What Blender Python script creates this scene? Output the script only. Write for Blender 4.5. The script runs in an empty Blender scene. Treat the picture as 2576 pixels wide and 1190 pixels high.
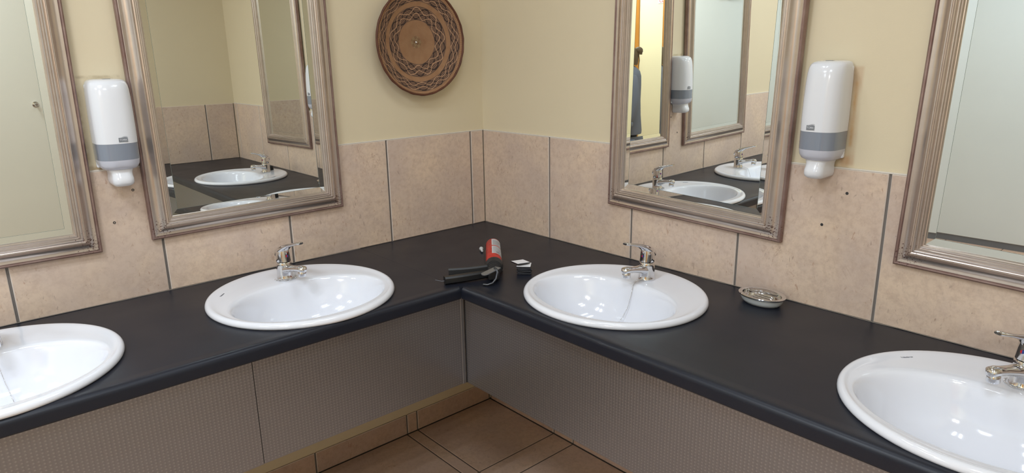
import bpy, bmesh, math, random
from mathutils import Vector, Matrix
PI = math.pi
random.seed(7)
S = bpy.context.scene
COL = S.collection

# ------------------------------------------------------------------ camera
cam = bpy.data.cameras.new('camera')
cam.sensor_width = 36.0
cam.lens = 1711.38 / 2576 * 36
cam.clip_start = 0.02
co = bpy.data.objects.new('camera', cam)
COL.objects.link(co)
yaw, pitch, roll = 0.7223, -0.2604, -0.0170
F = Vector((math.sin(yaw) * math.cos(pitch), math.cos(yaw) * math.cos(pitch), math.sin(pitch)))
R0 = Vector((math.cos(yaw), -math.sin(yaw), 0)); U0 = R0.cross(F)
RR = R0 * math.cos(roll) + U0 * math.sin(roll)
UU = -R0 * math.sin(roll) + U0 * math.cos(roll)
M = Matrix.Identity(4)
for i in range(3):
    M[i][0] = RR[i]; M[i][1] = UU[i]; M[i][2] = -F[i]
M[0][3], M[1][3], M[2][3] = -1.8143, -2.2323, 1.5451
co.matrix_world = M
S.camera = co

# ------------------------------------------------------------------ world, exposure
w = bpy.data.worlds.new('world'); S.world = w
w.use_nodes = True
w.node_tree.nodes['Background'].inputs[0].default_value = (0.8, 0.85, 0.9, 1)
w.node_tree.nodes['Background'].inputs[1].default_value = 0.3
S.view_settings.view_transform = 'Standard'
S.view_settings.look = 'None'
S.view_settings.gamma = 1
S.view_settings.use_curve_mapping = False
S.view_settings.exposure = -0.80

# ceiling luminaires, the last an added fill light: (x, y, length along x, length along y, watts)
CEIL = 2.65
COOL = (0.80, 0.90, 1.0)
LIGHTS = [(-0.75, -1.10, 0.55, 0.55, 9, COOL),
          (-2.20, -1.00, 0.55, 0.55, 33, COOL),
          (-1.75, -2.20, 0.55, 0.55, 26, COOL),
          (-3.80, -2.75, 0.55, 0.55, 60, (0.98, 0.98, 0.97)),
          (-3.60, -0.95, 0.55, 0.55, 26, COOL)]  # added to brighten the partition, no such fixture is visible

# ------------------------------------------------------------------ constants of the room
ZC = 0.85            # worktop height
ZT = 1.2435          # top of the wall tiles
DL, DR = 0.624, 0.612   # worktop depth on the left and right wall
YB = -2.87           # back wall
XF = -4.56           # far wall
XCOR = -3.0          # the room widens beyond this
YB2 = -3.80

# ------------------------------------------------------------------ helpers
def link(name, me, parent=None):
    o = bpy.data.objects.new(name, me); COL.objects.link(o)
    if parent is not None: o.parent = parent
    return o
def finish(bm, smooth=None):
    me = bpy.data.meshes.new('m')
    bmesh.ops.recalc_face_normals(bm, faces=bm.faces[:])
    bm.to_mesh(me); bm.free()
    if smooth is not None:
        for p in me.polygons: p.use_smooth = True
        me.set_sharp_from_angle(angle=math.radians(smooth))
    return me
def obj(name, bm, mat, parent=None, smooth=None, mats=None):
    me = finish(bm, smooth) if isinstance(bm, bmesh.types.BMesh) else bm
    if not me.materials:
        for m_ in (mats or [mat]): me.materials.append(m_)
    return link(name, me, parent)
def thing(name, label, cat, loc=(0, 0, 0), rz=0, group=None):
    o = bpy.data.objects.new(name, None); COL.objects.link(o)
    o.location = loc; o.rotation_euler = (0, 0, rz); o.empty_display_size = .05
    return tag(o, label, cat, group)
def tag(o, label, cat, group=None):
    o['label'] = label; o['category'] = cat
    if group: o['group'] = group
    return o
def struct(o, label=None, cat=None):
    o['kind'] = 'structure'
    if label: o['label'] = label
    if cat: o['category'] = cat
    return o
def box(bm, x0, x1, y0, y1, z0, z1, mi=0, bev=0, seg=1):
    vs = [bm.verts.new((x, y, z)) for x in (x0, x1) for y in (y0, y1) for z in (z0, z1)]
    f = []
    for a in ((0, 1, 3, 2), (4, 6, 7, 5), (0, 4, 5, 1), (2, 3, 7, 6), (0, 2, 6, 4), (1, 5, 7, 3)):
        fc = bm.faces.new([vs[i] for i in a]); fc.material_index = mi; f.append(fc)
    if bev:
        ed = list({e for fc in f for e in fc.edges})
        bmesh.ops.bevel(bm, geom=ed, offset=bev, segments=seg, affect='EDGES', profile=.5)
    return f
def loft(bm, rings, mi=0, cap0=True, cap1=True, closed=True):
    R_ = [[bm.verts.new(p) for p in r] for r in rings]
    n = len(R_[0])
    for a, b in zip(R_[:-1], R_[1:]):
        for i in range(n if closed else n - 1):
            j = (i + 1) % n
            f = bm.faces.new((a[i], a[j], b[j], b[i])); f.material_index = mi
    if cap0: bm.faces.new(R_[0][::-1]).material_index = mi
    if cap1: bm.faces.new(R_[-1]).material_index = mi
    return R_
def circ(c, r, n=24, ax=(1, 0, 0), ay=(0, 1, 0), ry=None):
    c = Vector(c); ax = Vector(ax); ay = Vector(ay); ry = r if ry is None else ry
    return [c + ax * (r * math.cos(2 * PI * i / n)) + ay * (ry * math.sin(2 * PI * i / n)) for i in range(n)]
def lathe(bm, prof, n=32, mi=0, cap0=True, cap1=True, c=(0, 0, 0)):
    c = Vector(c)
    return loft(bm, [circ(c + Vector((0, 0, z)), r, n) for r, z in prof], mi, cap0, cap1)
def tube(bm, pts, r, n=10, mi=0, cap=True, flat=None):
    pts = [Vector(p) for p in pts]
    rs = r if isinstance(r, (list, tuple)) else [r] * len(pts)
    rings = []; up = None
    for i, p in enumerate(pts):
        t = (pts[min(i + 1, len(pts) - 1)] - pts[max(i - 1, 0)]).normalized()
        if up is None:
            up = Vector((0, 0, 1)) if abs(t.z) < .9 else Vector((0, 1, 0))
        s = t.cross(up).normalized(); u = s.cross(t).normalized(); up = u
        rings.append(circ(p, rs[i], n, s, u, ry=rs[i] * (flat or 1)))
    return loft(bm, rings, mi, cap, cap)
def newbm(): return bmesh.new()
def text_mesh(body, size, extrude=0.0004, align='CENTER'):
    cu = bpy.data.curves.new('t', 'FONT'); cu.body = body; cu.size = size
    cu.extrude = extrude; cu.align_x = align; cu.align_y = 'CENTER'; cu.resolution_u = 2
    o = bpy.data.objects.new('t', cu); COL.objects.link(o)
    dg = bpy.context.evaluated_depsgraph_get()
    me = bpy.data.meshes.new_from_object(o.evaluated_get(dg))
    bpy.data.objects.remove(o); bpy.data.curves.remove(cu)
    return me
def skin_mesh(verts, edges, radii, sub=2, root=0):
    me = bpy.data.meshes.new('s'); me.from_pydata(verts, edges, [])
    o = bpy.data.objects.new('s', me); COL.objects.link(o)
    md = o.modifiers.new('k', 'SKIN'); md.use_smooth_shade = True
    sv = me.skin_vertices[0].data
    for i, r in enumerate(radii):
        sv[i].radius = (r, r) if not isinstance(r, (tuple, list)) else r
    sv[root].use_root = True
    m2 = o.modifiers.new('s', 'SUBSURF'); m2.levels = sub; m2.render_levels = sub
    dg = bpy.context.evaluated_depsgraph_get()
    out = bpy.data.meshes.new_from_object(o.evaluated_get(dg))
    bpy.data.objects.remove(o)
    for p in out.polygons: p.use_smooth = True
    out.materials.clear()
    return out

# ------------------------------------------------------------------ materials
def srgb(r, g, b):
    f = lambda c: (c / 255 / 12.92) if c / 255 <= .04045 else ((c / 255 + .055) / 1.055) ** 2.4
    return (f(r), f(g), f(b), 1)
class N:
    """small node-graph helper"""
    def __init__(s, name):
        s.m = bpy.data.materials.new(name); s.m.use_nodes = True
        s.t = s.m.node_tree; s.b = s.t.nodes['Principled BSDF']
    def n(s, typ, **kw):
        x = s.t.nodes.new(typ)
        for k, v in kw.items(): setattr(x, k, v)
        return x
    def put(s, sock, v):
        if isinstance(v, bpy.types.NodeSocket): s.t.links.new(v, sock)
        elif isinstance(v, (int, float)) and sock.type in ('RGBA',): sock.default_value = (v, v, v, 1)
        elif v is not None: sock.default_value = v
    def math(s, op, a, b=None, c=None, clamp=False):
        x = s.n('ShaderNodeMath', operation=op); x.use_clamp = clamp
        s.put(x.inputs[0], a)
        if b is not None: s.put(x.inputs[1], b)
        if c is not None: s.put(x.inputs[2], c)
        return x.outputs[0]
    def coord(s, which='Object'): return s.n('ShaderNodeTexCoord').outputs[which]
    def noise(s, scale, detail=3, vec=None, rough=.5, dist=0, out='Fac'):
        x = s.n('ShaderNodeTexNoise'); x.inputs['Scale'].default_value = scale
        x.inputs['Detail'].default_value = detail; x.inputs['Roughness'].default_value = rough
        x.inputs['Distortion'].default_value = dist
        if vec is not None: s.put(x.inputs['Vector'], vec)
        return x.outputs[out]
    def ramp(s, fac, stops):
        x = s.n('ShaderNodeValToRGB'); s.put(x.inputs[0], fac)
        while len(x.color_ramp.elements) < len(stops): x.color_ramp.elements.new(.5)
        for e, (p, c) in zip(x.color_ramp.elements, stops):
            e.position = p; e.color = c if isinstance(c, tuple) else (c, c, c, 1)
        return x.outputs[0]
    def mix(s, fac, a, b, blend='MIX'):
        x = s.n('ShaderNodeMix', data_type='RGBA', blend_type=blend)
        s.put(x.inputs['Factor'], fac); s.put(x.inputs[6], a); s.put(x.inputs[7], b)
        return x.outputs[2]
    def sep(s, v):
        x = s.n('ShaderNodeSeparateXYZ'); s.put(x.inputs[0], v); return x.outputs
    def add(s, a, b, op='ADD'):
        x = s.n('ShaderNodeVectorMath', operation=op); s.put(x.inputs[0], a); s.put(x.inputs[1], b); return x.outputs[0]
    def mapping(s, v, scale=(1, 1, 1), rot=(0, 0, 0)):
        x = s.n('ShaderNodeMapping'); s.put(x.inputs[0], v)
        x.inputs['Scale'].default_value = scale; x.inputs['Rotation'].default_value = rot
        return x.outputs[0]
    def rnd(s): return s.n('ShaderNodeObjectInfo').outputs['Random']
    def bump(s, h, strength=.2, dist=.001):
        x = s.n('ShaderNodeBump'); x.inputs['Strength'].default_value = strength
        x.inputs['Distance'].default_value = dist; s.put(x.inputs['Height'], h)
        s.put(s.b.inputs['Normal'], x.outputs[0])
    def set(s, base=None, rough=None, metal=None, **kw):
        if base is not None: s.put(s.b.inputs['Base Color'], base)
        if rough is not None: s.put(s.b.inputs['Roughness'], rough)
        if metal is not None: s.put(s.b.inputs['Metallic'], metal)
        for k, v in kw.items(): s.put(s.b.inputs[k.replace('_', ' ')], v)
        return s.m
def simple(name, rgb, rough=.5, metal=0, **kw):
    n = N(name)
    c = n.mix(n.ramp(n.noise(9, 3, n.coord()), [(.3, 0.0), (.7, 1.0)]), tuple(x * .95 for x in rgb[:3]) + (1,), rgb)
    n.set(c, rough, metal, **kw)
    return n.m

def tile_material(name, c1, c2, c3, veins=1.0, rough=.42, horizontal=False):
    n = N(name)
    off = n.n('ShaderNodeVectorMath', operation='SCALE'); n.put(off.inputs[0], (37.0, 91.0, 53.0)); n.put(off.inputs['Scale'], n.rnd())
    v = n.add(n.coord(), off.outputs[0])
    big = n.noise(5, 5, v, .6)
    c = n.mix(n.ramp(big, [(.36, 0.0), (.66, 1.0)]), c1, c2)
    c = n.mix(n.ramp(n.noise(60, 4, v, .7), [(.42, 0.0), (.72, .5)]), c, c3)
    # short curved darker marks of the marble print
    m = n.mapping(v, (14, 14, 6), (.5, .6, .9))
    vein = n.ramp(n.math('ABSOLUTE', n.math('SUBTRACT', n.noise(1.6, 4, m, .65, 1.2), .52)), [(0.0, 1.0), (.020, 0.0)])
    gate = n.ramp(n.noise(7, 2, n.add(v, (3.0, 8.0, 1.0))), [(.60, 0.0), (.70, 1.0)])
    c = n.mix(n.math('MULTIPLY', n.math('MULTIPLY', vein, gate), .32 * veins), c, srgb(140, 90, 62))
    for k, (ry_, off_) in enumerate(((.55, 1.0), (-1.05, 4.0), (1.5, 7.0))):
        m2 = n.mapping(n.add(v, (off_, off_ * .3, off_ * .7)), (105, 105, 46), (.3 * (ry_ if horizontal else 0), ry_, ry_ if horizontal else 0))
        stroke = n.ramp(n.noise(1.0, 2, m2, .5, .5), [(.655, 0.0), (.715, 1.0)])
        g2 = n.ramp(n.noise(9, 2, n.add(v, (1.0 + off_, 5.0, 9.0 - off_))), [(.50, 0.0), (.62, 1.0)])
        c = n.mix(n.math('MULTIPLY', n.math('MULTIPLY', stroke, g2), .34 * veins), c, srgb(164, 114, 84) if k else srgb(140, 112, 100))
    pale = n.ramp(n.noise(3.2, 4, n.add(v, (9.0, 2.0, 4.0)), .6), [(.52, 0.0), (.72, .55)])
    c = n.mix(pale, c, tuple(min(1, x * 1.12) for x in c1[:3]) + (1,))
    pit = n.ramp(n.noise(150, 2, v), [(.70, 0.0), (.78, 1.0)])
    c = n.mix(n.math('MULTIPLY', pit, .35 * veins), c, srgb(128, 96, 74))
    t = n.math('MULTIPLY_ADD', n.rnd(), .10, .95)
    sc = n.n('ShaderNodeVectorMath', operation='SCALE'); n.put(sc.inputs[0], c); n.put(sc.inputs['Scale'], t)
    n.bump(n.noise(40, 4, v), .25, .0006)
    return n.set(sc.outputs[0], rough)
M_TILE = tile_material('wall_tile', srgb(208, 187, 173), srgb(227, 203, 180), srgb(184, 157, 140), 1.3)
M_FTILE = tile_material('floor_tile', srgb(196, 170, 156), srgb(208, 178, 154), srgb(166, 138, 118), 1.2, .38, True)
M_ARRIS = simple('glazed_tile_arris', srgb(224, 212, 202), .35)
M_GROUT = simple('grout', srgb(118, 112, 108), .85)
M_GROUT_L = simple('pale_tile_edge', srgb(226, 218, 206), .6)

def paint(name, rgb, stains_and_shade=None):
    n = N(name)
    v = n.coord()
    c = n.mix(n.ramp(n.noise(1.7, 4, v), [(.3, 0.0), (.7, 1.0)]), tuple(x * .96 for x in rgb[:3]) + (1,), rgb)
    if stains_and_shade:
        x, y, z = n.sep(v)
        along = {'x': x, 'y': y}[stains_and_shade[0]]
        for (a0, a1, z0, z1, amt, sc_, col) in stains_and_shade[1]:
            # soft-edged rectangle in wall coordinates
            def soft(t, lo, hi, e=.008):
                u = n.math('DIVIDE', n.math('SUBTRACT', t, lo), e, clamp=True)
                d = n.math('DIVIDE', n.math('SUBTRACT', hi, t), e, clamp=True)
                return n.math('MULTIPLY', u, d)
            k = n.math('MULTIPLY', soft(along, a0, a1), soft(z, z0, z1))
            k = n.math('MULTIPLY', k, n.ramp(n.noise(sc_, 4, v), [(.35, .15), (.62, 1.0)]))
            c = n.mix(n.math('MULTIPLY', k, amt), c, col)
    n.bump(n.noise(260, 3, v), .25, .0006)
    return n.set(c, .62)
CREAM = srgb(226, 212, 182)
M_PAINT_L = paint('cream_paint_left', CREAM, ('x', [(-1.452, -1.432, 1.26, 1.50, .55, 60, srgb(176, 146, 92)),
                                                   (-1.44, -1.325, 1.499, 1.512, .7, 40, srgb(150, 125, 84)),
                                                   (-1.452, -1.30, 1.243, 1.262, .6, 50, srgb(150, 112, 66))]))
M_PAINT_R = paint('cream_paint_right', CREAM, ('y', [(-1.512, -1.470, 1.25, 1.508, .55, 9, srgb(196, 158, 122)),  # brown stain beside the dispenser, its side shadow painted into the tone
                                                    (-1.503, -1.486, 1.30, 1.47, .6, 26, srgb(206, 146, 66)),
                                                    (-1.50, -1.42, 1.243, 1.28, .35, 30, srgb(196, 140, 80))]))
M_PAINT = paint('cream_paint', CREAM)
M_YELLOW = paint('yellow_paint', srgb(245, 241, 206))
M_WHITE = simple('white_ceiling', srgb(238, 238, 234), .8)
def make_counter():
    n = N('dark_laminate'); v = n.coord()
    c = n.mix(n.noise(500, 2, v), srgb(22, 25, 35), srgb(30, 34, 46))
    n.bump(n.noise(420, 3, v), .12, .0004)
    return n.set(c, n.ramp(n.noise(6, 3, v), [(.3, .36), (.7, .43)]), 0, IOR=1.42)
M_COUNTER = make_counter()
def make_panel():
    n = N('dimpled_metal_laminate'); v = n.coord()
    x, y, z = n.sep(v)
    a = n.math('ADD', x, y)                       # distance along either wall
    k = 2 * PI / .0105
    u1 = n.math('MULTIPLY', n.math('ADD', n.math('MULTIPLY', a, .55), n.math('MULTIPLY', z, .62)), k)
    u2 = n.math('MULTIPLY', n.math('SUBTRACT', n.math('MULTIPLY', z, .62), n.math('MULTIPLY', a, .55)), k)
    h = n.math('MULTIPLY', n.math('SINE', u1), n.math('SINE', u2))
    n.bump(h, .26, .0006)
    c = n.mix(n.ramp(h, [(.35, 0.0), (.9, 1.0)]), srgb(146, 146, 150), srgb(166, 166, 170))
    return n.set(c, .30, .84)
M_PANEL = make_panel()
M_STEEL = simple('corner_steel', srgb(150, 152, 156), .35, .9)
M_CERAMIC = N('ceramic').set(srgb(234, 236, 244), .09, 0, IOR=1.5, Coat_Weight=.3, Coat_Roughness=.03)
def make_chrome():
    n = N('chrome'); return n.set(srgb(222, 222, 224), n.ramp(n.noise(30, 3, n.coord()), [(.3, .04), (.7, .09)]), 1)
M_CHROME = make_chrome()
def make_mirror():
    n = N('mirror'); return n.set((.86, .885, .86, 1), 0.0, 1)
M_MIRROR = make_mirror()
M_MEDGE = simple('mirror_edge', srgb(120, 138, 134), .2, .4)
def frame_mat(name, c1, c2, metal, rough, wear=1):
    n = N(name); v = n.coord()
    st = n.noise(7, 5, n.mapping(v, (3, 3, 3)), .6)
    c = n.mix(n.ramp(st, [(.3, 0.0), (.7, 1.0)]), c1, c2)
    x, y, z = n.sep(v)
    # wear gathers at the two lower corners
    cx_ = n.math('SUBTRACT', n.math('ABSOLUTE', x), .2925)
    dz = n.math('SUBTRACT', z, .03)
    r = n.math('SQRT', n.math('ADD', n.math('MULTIPLY', cx_, cx_), n.math('MULTIPLY', dz, dz)))
    near = n.math('SUBTRACT', 1.0, n.math('DIVIDE', r, .075), clamp=True)
    sp = n.noise(190, 3, v, .7)
    thr = n.math('MULTIPLY_ADD', near, -.22 * wear, .725)
    m = n.math('MULTIPLY', n.math('SUBTRACT', sp, thr), 25, clamp=True)
    c = n.mix(m, c, srgb(84, 52, 44))
    n.bump(n.math('SUBTRACT', n.math('MULTIPLY', n.noise(90, 3, v), .35), n.math('MULTIPLY', m, .8)), .25, .0005)
    return n.set(c, rough, n.math('MULTIPLY_ADD', m, -metal, metal))
M_FRAME = frame_mat('champagne_frame', srgb(198, 186, 178), srgb(208, 196, 188), .84, .30)
M_FLIP = frame_mat('rosy_frame_edge', srgb(138, 112, 106), srgb(160, 138, 132), .6, .42)
M_PLASTIC = N('white_plastic').set(srgb(232, 234, 240), .16, 0, Coat_Weight=.2)
M_SMOKE = N('smoky_window').set(srgb(134, 142, 156), .14, 0, Coat_Weight=.5)
M_LILAC = N('milky_plastic').set(srgb(205, 207, 220), .2, 0)
M_LOGO = simple('logo_grey', srgb(128, 132, 138), .5)
M_BLACK = simple('black_plastic', srgb(26, 26, 28), .38)
M_RUBBER = simple('worn_black', srgb(38, 38, 40), .5)
M_DARKM = simple('dark_metal', srgb(92, 94, 98), .35, .9)
M_PARTITION = paint('pale_green_panel', srgb(220, 228, 230))
M_DOOR = paint('cream_door_paint', srgb(236, 231, 214))
def make_wood():
    n = N('orange_wood'); v = n.mapping(n.coord(), (6, 6, .6))
    return n.set(n.mix(n.noise(6, 4, v, .6, 1), srgb(176, 116, 44), srgb(205, 146, 66)), .4)
M_WOOD = make_wood()

def make_basket():
    n = N('woven_basket'); x, y, z = n.sep(n.coord())
    R_ = .195
    r = n.math('DIVIDE', n.math('SQRT', n.math('ADD', n.math('MULTIPLY', x, x), n.math('MULTIPLY', z, z))), R_)
    a = n.math('DIVIDE', n.math('ARCTAN2', z, x), 2 * PI)
    wob = n.math('MULTIPLY', n.math('SUBTRACT', n.noise(20, 2, n.coord()), .5), .42)
    def inside(lo, hi, e=.008):
        return n.math('MULTIPLY', n.math('DIVIDE', n.math('SUBTRACT', r, lo), e, clamp=True),
                      n.math('DIVIDE', n.math('SUBTRACT', hi, r), e, clamp=True))
    tan1, tan2 = srgb(152, 114, 82), srgb(172, 134, 100)
    light, dark = srgb(176, 138, 108), srgb(58, 42, 37)
    st = n.math('SINE', n.math('MULTIPLY', a, 2 * PI * 170))
    c = n.mix(n.ramp(st, [(.1, 0.0), (.9, 1.0)]), tan1, tan2)
    c = n.mix(n.math('MULTIPLY', n.ramp(n.noise(35, 3, n.coord()), [(.4, 0.0), (.7, 1.0)]), .4), c, srgb(138, 94, 62))
    # centre: coarse crossed strips near the middle
    heart = n.math('DIVIDE', n.math('SUBTRACT', .12, r), .01, clamp=True)
    chk = n.n('ShaderNodeTexChecker'); chk.inputs['Scale'].default_value = 90
    n.put(chk.inputs[0], n.mapping(n.coord(), rot=(0, .4, 0))); chk.inputs[1].default_value = srgb(158, 134, 98); chk.inputs[2].default_value = srgb(136, 104, 74)
    c = n.mix(n.math('MULTIPLY', heart, .8), c, chk.outputs[0])
    h = n.math('MULTIPLY', st, .25)
    for lo, hi, K, turns in ((.405, .66, 9, .20), (.735, .925, 13, .20)):
        band = inside(lo, hi)
        vv = n.math('DIVIDE', n.math('SUBTRACT', r, lo), hi - lo)
        hatch = n.math('SINE', n.math('MULTIPLY', n.math('ADD', n.math('MULTIPLY', vv, 9 if lo < .5 else 7), n.math('MULTIPLY', a, K * .6)), 2 * PI))
        cb = n.mix(n.ramp(hatch, [(.35, 0.0), (.62, 1.0)]), srgb(88, 66, 56), srgb(150, 116, 90))
        s1 = None
        for (ph, cols, wd) in ((PI, dark, .042), (0.0, light, .030)):
            wave = n.math('MULTIPLY', n.math('SINE', n.math('ADD', n.math('MULTIPLY', a, 2 * PI * K), n.math('ADD', n.math('MULTIPLY', wob, 5.0), ph))), turns)
            for c0_ in (.30, .70):
                dlt = n.math('ABSOLUTE', n.math('SUBTRACT', n.math('SUBTRACT', vv, c0_), wave))
                k_ = n.math('SUBTRACT', 1.0, n.math('DIVIDE', n.math('SUBTRACT', dlt, wd), .022, clamp=True))
                cb = n.mix(k_, cb, cols)
                s1 = k_ if s1 is None else n.math('MAXIMUM', s1, k_)
        c = n.mix(band, c, cb)
        h = n.math('ADD', h, n.math('MULTIPLY', band, n.math('ADD', n.math('MULTIPLY', hatch, .3), s1)))
    n.bump(h, .6, .0012)
    return n.set(c, .75)
M_BASKET = make_basket()
def make_binding():
    n = N('basket_binding')
    return n.set(n.mix(n.noise(50, 3, n.coord()), srgb(62, 34, 24), srgb(112, 66, 44)), .55)
M_BIND = make_binding()

# ------------------------------------------------------------------ pieces
_tiles = {}
def tile_mesh(wd, hg, dp, mat, bev=.0016):
    """thin slab, face at y=0 looking to -y, body behind, origin at the lower left"""
    key = (round(wd, 4), round(hg, 4), round(dp, 4), mat.name)
    if key in _tiles: return _tiles[key]
    bm = newbm()
    r0 = [(0, dp, 0), (wd, dp, 0), (wd, dp, hg), (0, dp, hg)]
    r1 = [(0, bev, 0), (wd, bev, 0), (wd, bev, hg), (0, bev, hg)]
    r2 = [(bev, 0, bev), (wd - bev, 0, bev), (wd - bev, 0, hg - bev), (bev, 0, hg - bev)]
    loft(bm, [r0, r1, r2])
    bm.faces.ensure_lookup_table()
    for f in list(bm.faces)[4:8]: f.material_index = 1
    me = finish(bm); me.materials.append(mat); me.materials.append(M_ARRIS)
    _tiles[key] = me
    return me
def wall_xform(wall, s, n, z):
    """s = distance from the corner along the wall of the thing's origin, n = off the wall"""
    if wall == 'L': return (-s, -n, z), 0
    return (-n, -s, z), -PI / 2
JW = .0068   # joint width
def tile_row(parent, wall, joints, z0, z1, mat=None, name='tile'):
    """joints: distances along the wall; s grows to the left on L and to the right on R"""
    out = []
    for a, b in zip(joints[:-1], joints[1:]):
        wd = b - a - JW
        me = tile_mesh(wd, z1 - z0, .008, mat or M_TILE)
        o = link(name, me, parent)
        loc, rz = wall_xform(wall, (b - JW / 2) if wall == 'L' else (a + JW / 2), random.uniform(0, .0005), z0)
        o.location = loc; o.rotation_euler = (0, 0, rz)
        out.append((a, b, o))
    return out

# ------------------------------------------------------------------ room shell
def slab(name, x0, x1, y0, y1, z0, z1, mat):
    bm = newbm(); box(bm, x0, x1, y0, y1, z0, z1)
    return struct(obj(name, bm, mat))
G = .0065   # paint and grout lie this far behind the tile faces
wall_l = slab('wall_left', XF - .1, 0.1 + G, G, .12, 0, CEIL, M_PAINT_L)
wall_r = slab('wall_right', G, .12, YB - .1, G, 0, CEIL, M_PAINT_R)
wall_b = slab('wall_back', XCOR, G, YB - .12, YB, 0, CEIL, M_PAINT)
wall_b2 = slab('wall_corridor', XCOR - .001, XCOR + .1, YB2, YB - .121, 0, CEIL, M_PAINT)
wall_b3 = slab('wall_end', XF, XCOR - .002, YB2 - .12, YB2, 0, CEIL, M_PAINT)
wall_f = slab('wall_far', XF - .12, XF, YB2, G, 0, CEIL, M_YELLOW)
ceiling = slab('ceiling', XF, 0, YB2, 0, CEIL, CEIL + .1, M_WHITE)

def grout_strip(parent, wall, s0, s1, z0, z1):
    bm = newbm()
    if wall == 'L': box(bm, -s1, -s0, .0035, .0064, z0, z1)
    elif wall == 'R': box(bm, .0035, .0064, -s1, -s0, z0, z1)
    else: box(bm, -s1, -s0, YB + .0001, YB + .0045, z0, z1)
    return obj('grout', bm, M_GROUT, parent)
JL = [-.0022, .0672, .4695, .8717, 1.2805, 1.6755, 2.08, 2.482, 2.884]
JR = [-.0022, .3952, .7958, 1.1995, 1.6025, 2.004, 2.406, 2.808, 2.866]
tl = tile_row(wall_l, 'L', JL, ZC + .001, ZT)
tr = tile_row(wall_r, 'R', JR, ZC + .001, ZT)
grout_strip(wall_l, 'L', -.003, 2.88, ZC - .03, ZT - .001)
grout_strip(wall_r, 'R', 0, 2.862, ZC - .03, ZT - .001)
# thin pale painted bead on top of the tiles
for wl, wn, ln in ((wall_l, 'L', 2.88), (wall_r, 'R', 2.862)):
    bm = newbm()
    if wn == 'L': box(bm, -ln, 0, -.0002, .0064, ZT, ZT + .004, bev=.001)
    else: box(bm, -.0002, .0064, -ln, 0, ZT, ZT + .004, bev=.001)
    obj('top_bead', bm, M_GROUT_L, wl)
# back wall tiles (seen in the mirrors)
for a, b in ((.002, .2), (.2, .605)):
    o = link('tile', tile_mesh(b - a - JW, ZT - ZC - .001, .008, M_TILE), wall_b)
    o.location = (-a - JW / 2, YB + .0085, ZC + .001); o.rotation_euler = (0, 0, PI)
grout_strip(wall_b, 'B', .002, .603, ZC - .03, ZT - .001)
# small screw plugs left in the tiles
def plug(parent_tile, x, y, z, wall):
    bm = newbm()
    loft(bm, [circ((0, 0, 0), .0042, 12, (1, 0, 0), (0, 0, 1)), circ((0, -.0012, 0), .0036, 12, (1, 0, 0), (0, 0, 1)),
              circ((0, -.0012, 0), .0020, 12, (1, 0, 0), (0, 0, 1)), circ((0, -.0002, 0), .0017, 12, (1, 0, 0), (0, 0, 1))])
    o = obj('screw_plug', bm, M_DARKM)
    o['label'] = 'grey screw plug left in the tile'
    o.parent = parent_tile
    pm = Matrix.Translation(parent_tile.location) @ parent_tile.rotation_euler.to_matrix().to_4x4()
    rz = 0 if wall == 'L' else -PI / 2
    o.matrix_local = pm.inverted() @ (Matrix.Translation((x, y, z)) @ Matrix.Rotation(rz, 4, 'Z'))
def tile_at(rows, s):
    return next(o for a, b, o in rows if a <= s < b)
plug(tile_at(tl, 1.341), -1.341, 0, 1.178, 'L'); plug(tile_at(tl, 1.403), -1.403, 0, 1.089, 'L')
plug(tile_at(tr, 1.503), 0, -1.503, 1.181, 'R'); plug(tile_at(tr, 1.446), 0, -1.446, 1.087, 'R')

# skirting tiles
HS = .0885
bl = struct(obj('baseboard_left', (lambda b: (box(b, -4.53, 0, .0035, .0064, 0, HS - .002), b)[1])(newbm()), M_GROUT))
br = struct(obj('baseboard_right', (lambda b: (box(b, .0035, .0064, -2.866, 0, 0, HS - .002), b)[1])(newbm()), M_GROUT))
tile_row(bl, 'L', [.004, .4035, .4545, .868, 1.268, 1.668, 2.068, 2.468, 2.868, 3.268, 3.668, 4.068, 4.468], .002, HS, M_FTILE)
tile_row(br, 'R', [.004, .418, .529, .929, 1.329, 1.729, 2.129, 2.529, 2.866], .002, HS, M_FTILE)

# floor
bm = newbm(); box(bm, XF - .1, .1, YB2 - .1, .1, -.12, -.0022)
floor = struct(obj('floor', bm, simple('floor_grout', srgb(96, 84, 76), .9)))
xs = [0.0, .4035, .4575]; ys = [0.0, .4170, .5290]
while xs[-1] < -XF: xs.append(min(xs[-1] + .4, -XF))
while ys[-1] < -YB2: ys.append(min(ys[-1] + .4, -YB2))
_ft = {}
for a, b in zip(xs[:-1], xs[1:]):
    for c, d in zip(ys[:-1], ys[1:]):
        if b - a < .02 or d - c < .02: continue
        if c > -YB and a < -XCOR: continue
        if c > -YB: c2, d2 = c, d
        key = (round(b - a, 3), round(d - c, 3))
        if key not in _ft:
            q = newbm(); wx, wy, e = b - a - .006, d - c - .006, .0012
            loft(q, [[(0, 0, -.003), (wx, 0, -.003), (wx, wy, -.003), (0, wy, -.003)],
                     [(0, 0, -e), (wx, 0, -e), (wx, wy, -e), (0, wy, -e)],
                     [(e, e, 0), (wx - e, e, 0), (wx - e, wy - e, 0), (e, wy - e, 0)]], cap0=False)
            _ft[key] = finish(q); _ft[key].materials.append(M_FTILE)
        o = link('tile', _ft[key], floor); o.location = (-b + .003, -d + .003, random.uniform(-.0004, 0))

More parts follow.
